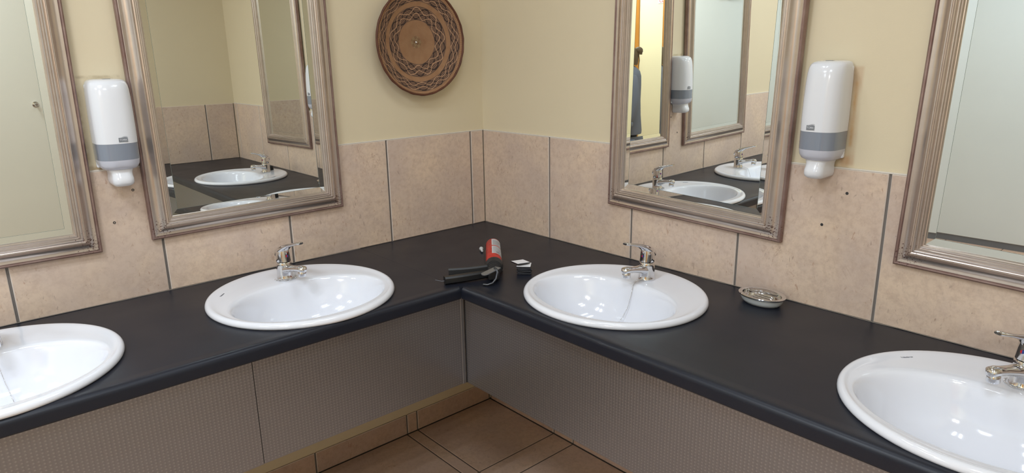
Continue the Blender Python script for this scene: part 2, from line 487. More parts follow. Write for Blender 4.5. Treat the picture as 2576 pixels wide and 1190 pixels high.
# doors and the far side of the room (all seen only in the mirrors)
def panel_door(name, wdt, hgt, mat, framew=.07, fm=None):
    root = bpy.data.objects.new(name, None); COL.objects.link(root)
    bm = newbm(); box(bm, 0, wdt, -.012, 0, 0.01, hgt, bev=.003)
    obj('door_leaf', bm, mat, root)
    bm = newbm()
    box(bm, -framew, 0, -.022, 0, 0, hgt + framew, bev=.004)
    box(bm, wdt, wdt + framew, -.022, 0, 0, hgt + framew, bev=.004)
    box(bm, 0, wdt, -.022, 0, hgt, hgt + framew, bev=.004)
    obj('door_frame', bm, fm or mat, root)
    return root
d1 = struct(panel_door('door_1', .82, 2.05, M_DOOR), 'cream flush door with a chrome coat hook, seen in the mirrors', 'door')
d1.location = (-.90, YB, 0); d1.rotation_euler = (0, 0, PI)
d2 = struct(panel_door('door_2', .85, 2.05, M_WOOD), 'orange wooden door seen in the mirror behind the person', 'door')
d2.location = (XF, -2.60, 0); d2.rotation_euler = (0, 0, PI / 2)
# leaf runs towards -y from the given point
d2.location = (XF, -2.84 - .85, 0)
bm = newbm()
loft(bm, [circ((0, -y, 0), r, 20, (1, 0, 0), (0, 0, 1)) for r, y in ((.017, 0), (.017, .004), (.006, .007), (.0055, .034), (.010, .038), (.011, .045), (.008, .050))])
hk = obj('coat_hook', bm, M_CHROME, d1, smooth=40); hk.location = (.29, -.012, 1.304)
bm = newbm()
loft(bm, [circ((0, -y, 0), r, 16, (1, 0, 0), (0, 0, 1)) for r, y in ((.02, 0), (.02, .005), (.009, .007), (.009, .04), (.0, .041))][:4])
tube(bm, [(0, -.04, 0), (.11, -.045, 0)], .008)
kn = obj('door_handle', bm, M_CHROME, d2, smooth=40); kn.location = (.07, -.012, 1.0)

# pale partition in front of the far wall
pt = thing('cubicle_partition', 'pale green cubicle partition on a grey plinth, reflected in the mirrors', 'partition', (XF + .05, -.02, 0), -PI / 2)
pt.rotation_euler = (0, 0, PI / 2)
pt.location = (XF + .022, -2.07, 0)
bm = newbm(); box(bm, 0, 2.05, -.020, .0, .052, 2.25, bev=.003)
obj('panel', bm, M_PARTITION, pt)
bm = newbm(); box(bm, 0, 2.05, -.014, 0, .0, .0515); obj('plinth', bm, simple('grey_plinth', srgb(112, 116, 122), .5), pt)
bm = newbm(); box(bm, -.012, .012, -.034, -.0201, -.02, .02, bev=.006, seg=3)
box(bm, -.004, .004, -.044, -.034, -.012, .012, bev=.002)
lk = obj('lock_knob', bm, M_BLACK, pt); lk.location = (1.659, 0, .806)
# small white box high on the partition
wb = thing('sensor_box', 'small white wall box high on the pale partition, seen in the right-hand mirror', 'box', (XF + .0435, -1.65, 1.985), PI / 2)
bm = newbm(); box(bm, -.05, .05, -.035, 0, 0, .14, bev=.006, seg=2); obj('housing', bm, M_PLASTIC, wb, smooth=40)
bm = newbm(); box(bm, -.058, .058, -.05, 0, -.008, 0, bev=.002); obj('lower_lip', bm, M_PLASTIC, wb)
# wall notice (red capitals, cut off by the mirror frame)
sg = thing('wall_notice', 'white notice with red capital letters on the yellow wall behind the person', 'sign', (XF + .0005, -2.426, 1.966), PI / 2)
bm = newbm(); box(bm, -.10, .10, -.004, 0, 0, .26); obj('board', bm, simple('notice_white', srgb(245, 245, 246), .5), sg)
M_RED = simple('notice_red', srgb(196, 48, 52), .5)
for k, tx in enumerate(('CL', 'A', 'N')):
    me = text_mesh(tx, .052, align='LEFT'); me.materials.clear(); me.materials.append(M_RED)
    o = link('letters', me, sg); o.rotation_euler = (PI / 2, 0, 0); o.location = (-.085, -.0046, .028 + .062 * k)

# luminaires, with the added fill light by the partition
for i, (lx, ly, sx, sy, wt, colr) in enumerate(LIGHTS):
    t = thing('ceiling_light', ['square ceiling light over the corner basins', 'square ceiling light over the left-hand basins',
              'square ceiling light near the cream door', 'square ceiling light above the wooden door', 'added square fill light brightening the pale partition, out of view'][i], 'light', (lx, ly, CEIL))
    bm = newbm(); box(bm, -sx / 2 - .03, sx / 2 + .03, -sy / 2 - .03, sy / 2 + .03, -.025, -.0005, bev=.004)
    obj('housing', bm, M_WHITE, t)
    for k in (-1, 1):
        ld = bpy.data.lights.new('tube_lamp', 'AREA'); ld.shape = 'RECTANGLE'
        ld.size = sx * .9; ld.size_y = sy * .14; ld.energy = wt / 2; ld.color = colr
        lo = bpy.data.objects.new('lamp_tube', ld); COL.objects.link(lo); lo.parent = t
        lo.location = (0, k * sy * .25, -.028)

# ------------------------------------------------------------------ worktops
def front_profile(d):
    """(n, z) closed section of the rolled front edge; starts on the flat top, goes round the front"""
    z0 = ZC; p = [(d - .045, z0), (d - .034, z0 + .0004), (d - .024, z0 + .0016), (d - .015, z0 + .0018)]
    for k in range(1, 7):
        a = PI / 2 * (1 - k / 6)
        p.append((d - .015 + .015 * math.cos(a), z0 - .0132 + .015 * math.sin(a)))
    p += [(d, z0 - .034), (d - .003, z0 - .038), (d - .014, z0 - .038), (d - .014, z0 - .030), (d - .045, z0 - .030)]
    return p
def plate(bm, outer, holes, z0, z1):
    for z, flip in ((z1, False), (z0, True)):
        edges = []
        for lp in [outer] + holes:
            vs = [bm.verts.new((x, y, z)) for x, y in lp]
            edges += [bm.edges.new((vs[i], vs[(i + 1) % len(vs)])) for i in range(len(vs))]
        bmesh.ops.triangle_fill(bm, use_beauty=True, edges=edges)
    for lp in [outer] + holes:
        for i in range(len(lp)):
            a, b = lp[i], lp[(i + 1) % len(lp)]
            bm.faces.new([bm.verts.new((a[0], a[1], z0)), bm.verts.new((b[0], b[1], z0)),
                          bm.verts.new((b[0], b[1], z1)), bm.verts.new((a[0], a[1], z1))])
BI = (.232, .168, -.055)    # inner bowl half-axes and offset to the front
def bowl_loop(cx_, cy_, wall, sx=1, sy=1, k=1.03, n=48):
    out = []
    for i in range(n):
        a = 2 * PI * i / n
        u = BI[0] * k * math.cos(a) * sx; v = (BI[1] * k * math.sin(a) + BI[2]) * sy
        out.append((cx_ + u, cy_ + v) if wall == 'L' else (cx_ + v, cy_ - u))
    return out
BAS = [('L', (-1.768, -.343), (.985, 1.04), 'B1'), ('L', (-1.001, -.344), (.985, 1.04), 'B2'),
       ('R', (-.331, -1.000), (1.0, .965), 'B3'), ('R', (-.328, -1.955), (1.0, .985), 'B4')]
XLE = -2.62     # end of the left worktop
holes = {'L': [], 'R': []}
for wl, (bx, by), (sx, sy), _ in BAS: holes[wl].append(bowl_loop(bx, by, wl, sx, sy))
wt_l = thing('worktop', 'dark laminate vanity worktop along the left wall', 'worktop', (0, 0, 0), 0)
bm = newbm()
nl = DL - .045; XS = -DR + .0   # butt joint line
plate(bm, [(XLE, -.0015), (XS - .0006, -.0015), (XS - .0006, -nl), (XLE, -nl)], holes['L'], ZC - .03, ZC)
pr = front_profile(DL)
loft(bm, [[(x, -n_, z_) for n_, z_ in pr] for x in (XLE, XS - .0006)])
bmesh.ops.remove_doubles(bm, verts=bm.verts[:], dist=.00001)
obj('worktop_board', bm, M_COUNTER, wt_l, smooth=35)
wt_r = thing('worktop', 'dark laminate vanity worktop along the right wall, reaching into the corner', 'worktop', (0, 0, 0), 0)
bm = newbm(); nr = DR - .045
plate(bm, [(-.0015, -.0015), (-.0015, YB + .009), (-nr, YB + .009), (-nr, -DL - .0006), (-nr, -.0015)], holes['R'], ZC - .03, ZC)
pr = front_profile(DR)
loft(bm, [[(-n_, y, z_) for n_, z_ in pr] for y in (YB + .009, -DL - .0006)])
box(bm, -DR, -nr, -DL - .0005, -.0015, ZC - .03, ZC)
bmesh.ops.remove_doubles(bm, verts=bm.verts[:], dist=.00001)
obj('worktop_board', bm, M_COUNTER, wt_r, smooth=35)
# sealant bead where the worktops meet the tiles
M_SEAL = simple('old_sealant', srgb(120, 112, 102), .6)
def bead(parent, pts):
    b2 = newbm(); tube(b2, pts, .0016, 6); obj('sealant_bead', b2, M_SEAL, parent, smooth=60)
bead(wt_l, [(XLE + (XS - XLE) * i / 40, -.0005, ZC + random.uniform(0, .0015)) for i in range(41)])
bead(wt_r, [(-.0005, -.01 - 2.84 * i / 60, ZC + random.uniform(0, .0015)) for i in range(61)])

# ------------------------------------------------------------------ apron panels under the worktops
NPL, NPR = .580, .569
ZP0, ZP1 = .497, ZC - .0375
def apron(name, label, x0, x1, y0, y1, tilt=0, grp='metal-look panels under the worktops'):
    bm = newbm(); box(bm, x0, x1, y0, y1, ZP0, ZP1, bev=.0006)
    o = obj(name, bm, M_PANEL); return tag(o, label, 'panel', grp)
apron('apron_panel', 'dimpled metal-look panel under the left worktop, next to the corner', -1.256, -NPR - .016, -NPL, -NPL + .016)
apron('apron_panel', 'dimpled metal-look panel under the left worktop, farther from the corner', XLE + .01, -1.2575, -NPL - .0012, -NPL + .0148)
apron('apron_panel', 'long dimpled metal-look panel under the right worktop', -NPR, -NPR + .016, YB + .01, -NPL + .002)
bm = newbm()
box(bm, -NPR - .016, -NPR - .003, -NPL - .0015, -NPL + .010, ZP0 - .001, ZP1, bev=.001)
tag(obj('corner_trim', bm, M_STEEL), 'narrow grey metal strip in the corner between the two panels', 'trim')
M_CAULK = simple('dark_caulk', srgb(28, 24, 24), .7)
bm = newbm(); tube(bm, [(-NPR - .0012 + random.uniform(-.0004, .0004), -NPL - .0010, ZP0 + (ZP1 - ZP0) * i / 30) for i in range(31)], .0016, 6)
tag(obj('caulk_line', bm, M_CAULK), 'ragged black caulk line beside the grey corner strip', 'sealant')

# ------------------------------------------------------------------ wash basins
def basin_mesh():
    bm = newbm(); n = 96
    a0, b0 = .278, .268
    def E(k, z, dz=0):
        return [Vector((a0 * k * math.cos(2 * PI * i / n), b0 * k * math.sin(2 * PI * i / n), z)) for i in range(n)]
    def I(k, z):
        out = []
        for i in range(n):
            t = 2 * PI * i / n
            x = BI[0] * math.cos(t); y = BI[1] * math.sin(t)
            if y > 0:     # back edge: gently pushed forward under the tap ledge
                y -= .010 * math.exp(-(x / .06) ** 2)
            out.append(Vector((x * k, BI[2] + y * k, z)))
        return out
    inn = I(1, 0)
    def Bl(t, z):
        o = E(.955, 0); return [o[i].lerp(inn[i], t) + Vector((0, 0, z)) for i in range(n)]
    rings = [E(.985, .0005), E(.998, .0035), E(1.0, .007), E(.996, .0115), E(.985, .0155), E(.970, .0175), E(.955, .0180),
             Bl(.12, .0172), Bl(.28, .0150), Bl(.5, .0138), Bl(.78, .0135), Bl(.93, .0125), I(1.0, .0105), I(.985, .0065), I(.968, -.001),
             I(.945, -.014), I(.91, -.036), I(.86, -.063), I(.78, -.090), I(.66, -.112), I(.50, -.127), I(.33, -.135), I(.18, -.139), I(.105, -.1405)]
    loft(bm, rings, cap0=False, cap1=True)
    me = finish(bm, 60); me.materials.append(M_CERAMIC); return me
BM_ = basin_mesh()
def drain_mesh():
    bm = newbm()
    lathe(bm, [(.0285, 0), (.030, .002), (.029, .0035), (.021, .003), (.020, .001)], 32)
    return finish(bm, 50)
DRM = drain_mesh(); DRM.materials.append(M_CHROME)
bm = newbm(); lathe(bm, [(.019, .0), (.0195, .004), (.017, .006), (.004, .0065), (.003, .010)], 24)
PLM = finish(bm, 50); PLM.materials.append(M_CHROME)
MARK = text_mesh('Valadares', .0072, .0002); MARK.materials.clear(); MARK.materials.append(simple('mark_grey', srgb(96, 98, 106), .5))
bl_labels = {'B1': 'oval white basin at the left end of the worktop, cut off by the picture edge',
             'B2': 'oval white basin left of the corner, chain wound round its tap',
             'B3': 'oval white basin right of the corner with its plug chain hanging down',
             'B4': 'oval white basin at the far right below the right-hand mirror'}
mk = {'B1': (-.19, .135), 'B2': (-.192, .135), 'B3': (-.137, .197), 'B4': (-.199, .127)}
for wl, (bx, by), (sx, sy), key in BAS:
    t = thing('wash_basin', bl_labels[key], 'basin', (bx, by, ZC), 0 if wl == 'L' else -PI / 2, 'oval white wash basins')
    b = link('bowl', BM_, t); b.scale = (sx, sy, 1)
    d = link('drain', DRM, t); d.location = (0, BI[2] * sy, -.1403)
    if key != 'B2':
        p_ = link('plug', PLM, d)
    m = link('maker_mark', MARK, t); mx, my = mk[key]
    m.location = (mx, my, .0152); m.rotation_euler = (.05, 0, math.atan2(-mx * .93, my) * .0 + math.atan((abs(mx) / .278 ** 2) / (my / .268 ** 2)) * .95)

# ------------------------------------------------------------------ taps (local: +x to the viewer's right, -y out over the bowl)
def tap_meshes():
    out = {}
    bm = newbm()
    # body: round behind, flared forward near the foot
    def sec(z, r, fw, n=28):
        pts = []
        for i in range(n):
            a = 2 * PI * i / n; x = r * math.cos(a); y = r * math.sin(a)
            if y < 0: y *= fw
            pts.append((x, y, z))
        return pts
    loft(bm, [sec(0, .0255, 1.05), sec(.003, .0262, 1.08), (sec(.006, .0250, 1.08)), sec(.018, .0242, 1.05), sec(.034, .0236, 1.05), sec(.046, .0236, 1.02),
              sec(.054, .0238, 1.0), sec(.0565, .0225, 1.0)])
    out['body'] = finish(bm, 40)
    bm = newbm()
    # spout
    pts = [(0, -.004, .030), (0, -.022, .035), (0, -.045, .040), (0, -.070, .045), (0, -.092, .049), (0, -.106, .0495), (0, -.113, .046)]
    wd = [.019, .0185, .0155, .0140, .0142, .0135, .008]; hg = [.016, .0150, .0110, .0095, .0105, .0105, .006]
    rings = []
    for (x, y, z), w_, h_ in zip(pts, wd, hg):
        rings.append(circ((x, y, z), w_, 20, (1, 0, 0), (0, -.12, 1), ry=h_))
    loft(bm, rings)
    out['spout'] = finish(bm, 60)
    bm = newbm()
    lathe(bm, [(.0118, .026), (.0125, .027), (.0125, .040), (.011, .042)], 24, c=(0, -.098, 0))
    out['aerator'] = finish(bm, 40)
    bm = newbm()
    # cartridge head under the lever
    def sec2(z, r, cy_, top=0, n=28):
        pts = []
        for i in range(n):
            a = 2 * PI * i / n
            y = r * 1.02 * math.sin(a) + cy_
            pts.append((r * math.cos(a) * .97, y, z + top * (-y) ))
        return pts
    loft(bm, [sec2(.0575, .0215, 0), sec2(.0590, .0232, 0), sec2(.070, .0228, .0005), sec2(.082, .0222, .001, .05),
              sec2(.092, .0212, .001, .22), sec2(.0975, .0185, 0, .30), sec2(.0995, .012, -.002, .30)])
    # lever blade
    P = [(.0235, .0780, .015, .0080), (.0200, .0840, .0185, .0130), (.008, .0905, .0205, .0150), (-.008, .0985, .0200, .0135), (-.024, .1080, .0170, .0095), (-.044, .1165, .0140, .0058),
         (-.070, .1240, .0122, .0042), (-.092, .1300, .0118, .0040), (-.104, .1325, .0110, .0042), (-.109, .1330, .0075, .0028)]
    rings = []
    for y, z, w_, h_ in P:
        rings.append([Vector((w_ * (abs(math.cos(a)) ** .75) * (1 if math.cos(a) > 0 else -1), y, z + h_ * math.sin(a))) for a in [2 * PI * i / 20 for i in range(20)]])
    loft(bm, rings)
    out['handle'] = finish(bm, 50)
    bm = newbm()
    loft(bm, [circ((0, -.0226, .078), .0042, 16, (1, 0, 0), (0, .05, 1)), circ((0, -.0238, .078), .0038, 16, (1, 0, 0), (0, .05, 1))])
    out['temperature_dot'] = finish(bm)
    for k, m_ in out.items(): m_.materials.append(M_CHROME if k != 'temperature_dot' else M_DOT)
    return out
def dot_mat():
    n = N('red_blue_dot'); x, y, z = n.sep(n.coord())
    return n.set(n.mix(n.math('GREATER_THAN', x, 0.0), srgb(190, 40, 50), srgb(50, 70, 150)), .25)
M_DOT = dot_mat()
TM = tap_meshes()
def bead_chain(pts, pitch=.0038, r=.0016):
    pts = [Vector(p) for p in pts]
    bm = newbm(); acc = 0; prev = pts[0]; n_ = 0
    base = [(0, 0, 1), (.894, 0, .447), (.276, .851, .447), (-.724, .526, .447), (-.724, -.526, .447), (.276, -.851, .447),
            (.724, .526, -.447), (-.276, .851, -.447), (-.894, 0, -.447), (-.276, -.851, -.447), (.724, -.526, -.447), (0, 0, -1)]
    fcs = [(0, 1, 2), (0, 2, 3), (0, 3, 4), (0, 4, 5), (0, 5, 1), (1, 6, 2), (2, 7, 3), (3, 8, 4), (4, 9, 5), (5, 10, 1),
           (6, 7, 2), (7, 8, 3), (8, 9, 4), (9, 10, 5), (10, 6, 1), (11, 7, 6), (11, 8, 7), (11, 9, 8), (11, 10, 9), (11, 6, 10)]
    def put(p):
        vs = [bm.verts.new(p + Vector(b) * r) for b in base]
        for f in fcs: bm.faces.new([vs[i] for i in f])
    for a, b in zip(pts[:-1], pts[1:]):
        L_ = (b - a).length; d = 0
        while acc + (L_ - d) >= pitch:
            d += pitch - acc; acc = 0; put(a.lerp(b, d / L_)); n_ += 1
        acc += L_ - d
    tube(bm, pts, r * .35, 5)
    return finish(bm, 80)
tap_lab = {'B1': 'chrome mixer tap on the basin at the left edge of the picture',
           'B2': 'chrome mixer tap on the basin left of the corner, bead chain wound round its foot',
           'B3': 'chrome mixer tap on the basin right of the corner, bead chain hanging into the bowl',
           'B4': 'chrome mixer tap at the right edge of the picture'}
TP = {'B1': ((-1.752, -.180), .05), 'B2': ((-.985, -.184), .16), 'B3': ((-.167, -.995), -.02), 'B4': ((-.168, -1.968), -.36)}
ZD = ZC + .0138
for wl, _, _, key in BAS:
    (tx, ty), rz = TP[key]
    t = thing('mixer_tap', tap_lab[key], 'tap', (tx, ty, ZD), (0 if wl == 'L' else -PI / 2) + rz, 'chrome basin mixer taps')
    bd = link('body', TM['body'], t)
    sp = link('spout', TM['spout'], t); link('aerator', TM['aerator'], sp)
    hd = link('handle', TM['handle'], t); link('temperature_dot', TM['temperature_dot'], hd)
    if key == 'B2':      # chain lies round the foot in an untidy loop
        pts = []
        for i in range(50):
            a = -PI * .05 - PI * 1.05 * i / 49 + .0
            rr = .031 + .003 * math.sin(i * .9)
            pts.append((rr * math.cos(a) * 1.05, rr * math.sin(a) - .002, .0022 + .001 * math.sin(i * 1.3)))
        pts += [(-.034 + .0015 * i, .004 - .003 * i, .0024 + .0004 * i) for i in range(6)]
        pts += [(-.026 + .0065 * i, -.018 - .0028 * math.sin(i * .5) * 4, .0055) for i in range(9)]
        obj('bead_chain', bead_chain(pts), M_CHROME, t)
    elif key == 'B3':
        pts = [(.004, -.026, .006), (.003, -.036, .0035), (.0, -.050, .0035), (.003, -.060, .0022)]
        bz = Vector((.0, -.055, 0))
        for x_, y_, z_ in ((.004, -.070, -.0060), (.005, -.0775, -.030), (.004, -.092, -.070), (.000, -.108, -.097), (-.004, -.13, -.118), (-.006, -.16, -.1345), (-.004, -.20, -.142), (0, -.222, -.143)):
            pts.append((x_, y_, z_))
        obj('bead_chain', bead_chain(pts), M_CHROME, t)
    elif key == 'B1':
        pts = [(.0, -.026, .008), (-.012, -.05, .001), (-.008, -.062, -.004), (.0, -.078, -.030), (.004, -.092, -.070), (.008, -.108, -.097), (.010, -.13, -.118), (.006, -.20, -.142)]
        obj('bead_chain', bead_chain(pts), M_CHROME, t)
    else:                # chain bunched round the foot
        pts = [(.031 * math.cos(a) * 1.02, .031 * math.sin(a) - .002, .0024 + .001 * math.sin(a * 9)) for a in [PI * (1.0 + 1.0 * i / 40) for i in range(41)]]
        obj('bead_chain', bead_chain(pts), M_CHROME, t)
# black clip beside the far-right tap (seen in the mirror)
bm = newbm()
lathe(bm, [(.014, 0), (.0145, .003), (.0140, .024), (.011, .028), (.008, .028), (.008, .020)], 20)
bc = obj('bottle_cap', bm, M_BLACK, smooth=40); bc.location = (-.118, -2.012, ZD)
tag(bc, 'small black cap standing behind the far-right tap, seen in the left mirror', 'cap')

# ------------------------------------------------------------------ framed mirrors
FW, FH = .640, 1.02
PROF = [(0.0, 0.0005), (0.0, .0125), (.0015, .0150), (.0040, .0165), (.0068, .0160), (.0082, .0140), (.0092, .0145), (.0105, .0160), (.0120, .0158),
        (.0150, .0150), (.0200, .0152), (.0250, .0172), (.0300, .0210), (.0340, .0255), (.0365, .0288), (.0380, .0300), (.0400, .0300),
        (.0408, .0270), (.0425, .0262), (.0450, .0280), (.0475, .0284), (.0495, .0268), (.0502, .0245), (.0520, .0252), (.0540, .0248), (.0552, .0222),
        (.0560, .0205), (.0585, .0208), (.0605, .0190), (.0612, .0160), (.0635, .0155), (.0650, .0130), (.0652, .0060)]
def rail_mesh(side):
    """one mitred side of the frame; local x across, z up, -y out of the wall"""
    bm = newbm(); hw = FW / 2
    def P(w_, h_, end):
        if side == 'bottom': return (-hw + w_ if end == 0 else hw - w_, -h_, w_)
        if side == 'top': return (hw - w_ if end == 0 else -hw + w_, -h_, FH - w_)
        if side == 'left': return (-hw + w_, -h_, FH - w_ if end == 0 else w_)
        return (hw - w_, -h_, w_ if end == 0 else FH - w_)
    A = [bm.verts.new(P(w_, h_, 0)) for w_, h_ in PROF]; B_ = [bm.verts.new(P(w_, h_, 1)) for w_, h_ in PROF]
    for i in range(len(PROF) - 1):
        f = bm.faces.new((A[i], A[i + 1], B_[i + 1], B_[i])); f.material_index = 1 if i < 6 else 0
    bm.faces.new((A[-1], A[0], B_[0], B_[-1]))
    bm.faces.new(A); bm.faces.new(B_[::-1])
    me = finish(bm, 35); me.materials.append(M_FRAME); me.materials.append(M_FLIP)
    return me
RAILS = {s: rail_mesh(s) for s in ('bottom', 'top', 'left', 'right')}
gw, g0, g1 = FW / 2 - .063, .063, FH - .063
BV, BT = .020, .00088
bm = newbm(); box(bm, -gw + BV, gw - BV, -.0080, -.0062, g0 + BV, g1 - BV); GLASS = finish(bm); GLASS.materials.append(M_MIRROR)
def bevel_mesh():
    bm = newbm(); y0, y1 = -.0080, -.0080 - BT
    o_ = [(-gw, g0), (gw, g0), (gw, g1), (-gw, g1)]; i_ = [(-gw + BV, g0 + BV), (gw - BV, g0 + BV), (gw - BV, g1 - BV), (-gw + BV, g1 - BV)]
    for k in range(4):
        j = (k + 1) % 4
        bm.faces.new([bm.verts.new((o_[k][0], y1, o_[k][1])), bm.verts.new((o_[j][0], y1, o_[j][1])),
                      bm.verts.new((i_[j][0], y0, i_[j][1])), bm.verts.new((i_[k][0], y0, i_[k][1]))])
    me = bpy.data.meshes.new('m'); bm.to_mesh(me); bm.free(); me.materials.append(M_MIRROR); return me
BEVEL = bevel_mesh()
bm = newbm()
for k in range(2):
    sgn = (-1, 1)[k]; xx = sgn * (gw - BV)
    box(bm, xx - .0003, xx + .0003, -.0083, -.0079, g0 + BV, g1 - BV)
    zz = (g0 + BV, g1 - BV)[k]
    box(bm, -gw + BV, gw - BV, -.0083, -.0079, zz - .0003, zz + .0003)
EDGE = finish(bm); EDGE.materials.append(M_MEDGE)
bm = newbm(); box(bm, -gw - .001, gw + .001, -.0061, -.001, g0 - .001, g1 + .001); BACK = finish(bm); BACK.materials.append(M_BLACK)
def mirror(label, wall, s, z, rot, lean=0.0):
    loc, rz = wall_xform(wall, s, .0005, z)
    t = thing('framed_mirror', label, 'mirror', loc, rz, 'silver-framed wall mirrors')
    t.rotation_euler = (lean, rot, rz)
    for sd in ('bottom', 'top', 'left', 'right'): link('frame_rail', RAILS[sd], t)
    bk = link('backing_board', BACK, t)
    g = link('mirror_glass', GLASS, t); link('bevel', BEVEL, g); link('bevel_edge', EDGE, g)
    return t
mirror('silver-framed mirror at the left edge of the picture, reflecting a cream door', 'L', 1.451 + FW / 2 - .004, 1.014, math.radians(.6))
mirror('silver-framed mirror left of the corner, beside the round basket', 'L', .992, 1.022, math.radians(-.35))
mirror('silver-framed mirror right of the corner, reflecting a dispenser and two basins', 'R', 1.0205, 1.0265, math.radians(1.7), .010)
mirror('silver-framed mirror at the right edge of the picture, reflecting a pale panel', 'R', 1.638 + FW / 2, 1.013, math.radians(1.5))

# ------------------------------------------------------------------ soap dispensers
def rrect(hw, hd0, r, y, z, n=6, front=None):
    """rounded-front outline (flat back on the wall)"""
    pts = []
    for cx_, cy_, a0 in ((hw - r, -hd0 + r, -PI / 2), (hw - .006, -.006, 0), (-hw + .006, -.006, PI / 2), (-hw + r, -hd0 + r, PI)):
        rr = r if cy_ < -.01 else .006
        for k in range(n + 1):
            a = a0 + PI / 2 * k / n
            pts.append(Vector((cx_ + rr * math.cos(a), cy_ + rr * math.sin(a) + y, z)))
    return pts
def dispenser_meshes():
    D = {}
    bm = newbm()
    rings = []
    # shell: the top curves over, slightly slanted (z, half width, depth, corner radius)
    for z, hw, dp, r in ((.118, .0485, .0930, .040), (.150, .0488, .0930, .040), (.200, .0486, .0915, .040), (.240, .0482, .0890, .040),
                         (.264, .0475, .0860, .040), (.276, .0462, .0825, .039), (.284, .0440, .0770, .037), (.289, .0405, .0690, .034), (.2918, .034, .058, .028), (.293, .022, .042, .018)):
        rings.append(rrect(hw, dp, r, 0, z))
    loft(bm, rings); D['shell'] = finish(bm, 50)
    bm = newbm()
    loft(bm, [rrect(.0480, .0922, .039, 0, .072), rrect(.0482, .0926, .039, 0, .1178)]); D['level_window'] = finish(bm, 50)
    bm = newbm()
    loft(bm, [rrect(.026, .060, .020, 0, .0415), rrect(.034, .073, .028, 0, .043), rrect(.0415, .084, .034, 0, .048), rrect(.0462, .0900, .038, 0, .058), rrect(.0479, .0920, .039, 0, .0718)])
    D['reservoir'] = finish(bm, 50)
    bm = newbm()
    loft(bm, [rrect(hw, dp, r, 0, z) for z, hw, dp, r in ((-.006, .012, .056, .010), (-.004, .019, .072, .016), (.001, .0238, .080, .019), (.008, .0255, .0835, .020), (.018, .0255, .0830, .020), (.026, .0245, .0790, .019),
                                                       (.034, .0250, .0760, .019), (.040, .0275, .0740, .020), (.044, .0300, .0735, .022))])
    D['push_nozzle'] = finish(bm, 50)
    bm = newbm(); box(bm, -.0470, .0470, -.014, -.0005, .047, .280, bev=.004, seg=3); D['back_plate'] = finish(bm, 40)
    bm = newbm(); box(bm, -.009, .009, -.046, -.034, .2922, .2936, bev=.0006); D['key_slot'] = finish(bm)
    bm = newbm()
    # little label with a waved upper edge: outline band
    w_, z0, z1 = .0105, .1225, .1345
    def top(x): return z1 + .0012 * math.sin((x / w_) * PI * .9 + .3)
    n = 10
    A = []; B_ = []
    for i in range(n + 1):
        x = -w_ + 2 * w_ * i / n
        A.append(bm.verts.new((x, -.0938, z0))); B_.append(bm.verts.new((x, -.0936, top(x))))
    for i in range(n): bm.faces.new((A[i], A[i + 1], B_[i + 1], B_[i]))
    # upper wave line
    for i in range(n):
        x, x2 = -w_ + 2 * w_ * i / n, -w_ + 2 * w_ * (i + 1) / n
        bm.faces.new([bm.verts.new(p) for p in ((x, -.0937, top(x) + .0016 * (.2 + i / n)), (x2, -.0937, top(x2) + .0016 * (.2 + (i + 1) / n)), (x2, -.0937, top(x2) + .0016 * (.2 + (i + 1) / n) + .0007), (x, -.0937, top(x) + .0016 * (.2 + i / n) + .0007))])
    D['logo'] = finish(bm)
    for k, mt in (('shell', M_PLASTIC), ('level_window', M_SMOKE), ('reservoir', M_LILAC), ('push_nozzle', M_PLASTIC), ('back_plate', M_PLASTIC), ('key_slot', M_LOGO), ('logo', M_LOGO)):
        D[k].materials.append(mt)
    t = text_mesh('TORK', .0068, .0002); t.materials.clear(); t.materials.append(M_PLASTIC); D['logo_letters'] = t
    return D
DM = dispenser_meshes()
def dispenser(label, wall, s, z, rot, logo_x, wide=1.0):
    loc, rz = wall_xform(wall, s, 0, z)
    t = thing('soap_dispenser', label, 'dispenser', loc, rz, 'white wall soap dispensers'); t.rotation_euler = (0, rot, rz); t.scale = (wide, 1, 1)
    for k in ('shell', 'level_window', 'reservoir', 'push_nozzle', 'back_plate'):
        o = link(k, DM[k], t)
        if k == 'level_window': o['label'] = 'smoky grey window'
        if k == 'shell': sh = o
    link('key_slot', DM['key_slot'], sh)
    lg = link('logo', DM['logo'], sh); lg.location = (logo_x, 0, 0)
    lt = link('logo_letters', DM['logo_letters'], sh); lt.rotation_euler = (PI / 2, 0, 0); lt.location = (logo_x, -.0943, .1284)
dispenser('white wall soap dispenser between the two left mirrors', 'L', 1.3740, 1.207, math.radians(.5), .008, 1.08)
dispenser('white wall soap dispenser between the two right mirrors', 'R', 1.4400, 1.226, math.radians(.3), -.008)

# ------------------------------------------------------------------ round woven basket
bk = thing('woven_basket', 'round brown woven basket hung on the wall left of the corner', 'basket', (-.314, G, 1.598), 0)
bm = newbm(); n = 96; RB = .195; rings = []
for k in (0, .05, .12, .2, .3, .4, .5, .6, .68, .75, .82, .88, .93, .965, .985):
    r = RB * k; y = -.008 - .042 * (k ** 2.2)
    rings.append([Vector((r * math.cos(2 * PI * i / n), y, r * math.sin(2 * PI * i / n))) for i in range(n)] if k else None)
rings = rings[1:]
R_ = loft(bm, rings, cap0=True, cap1=False)
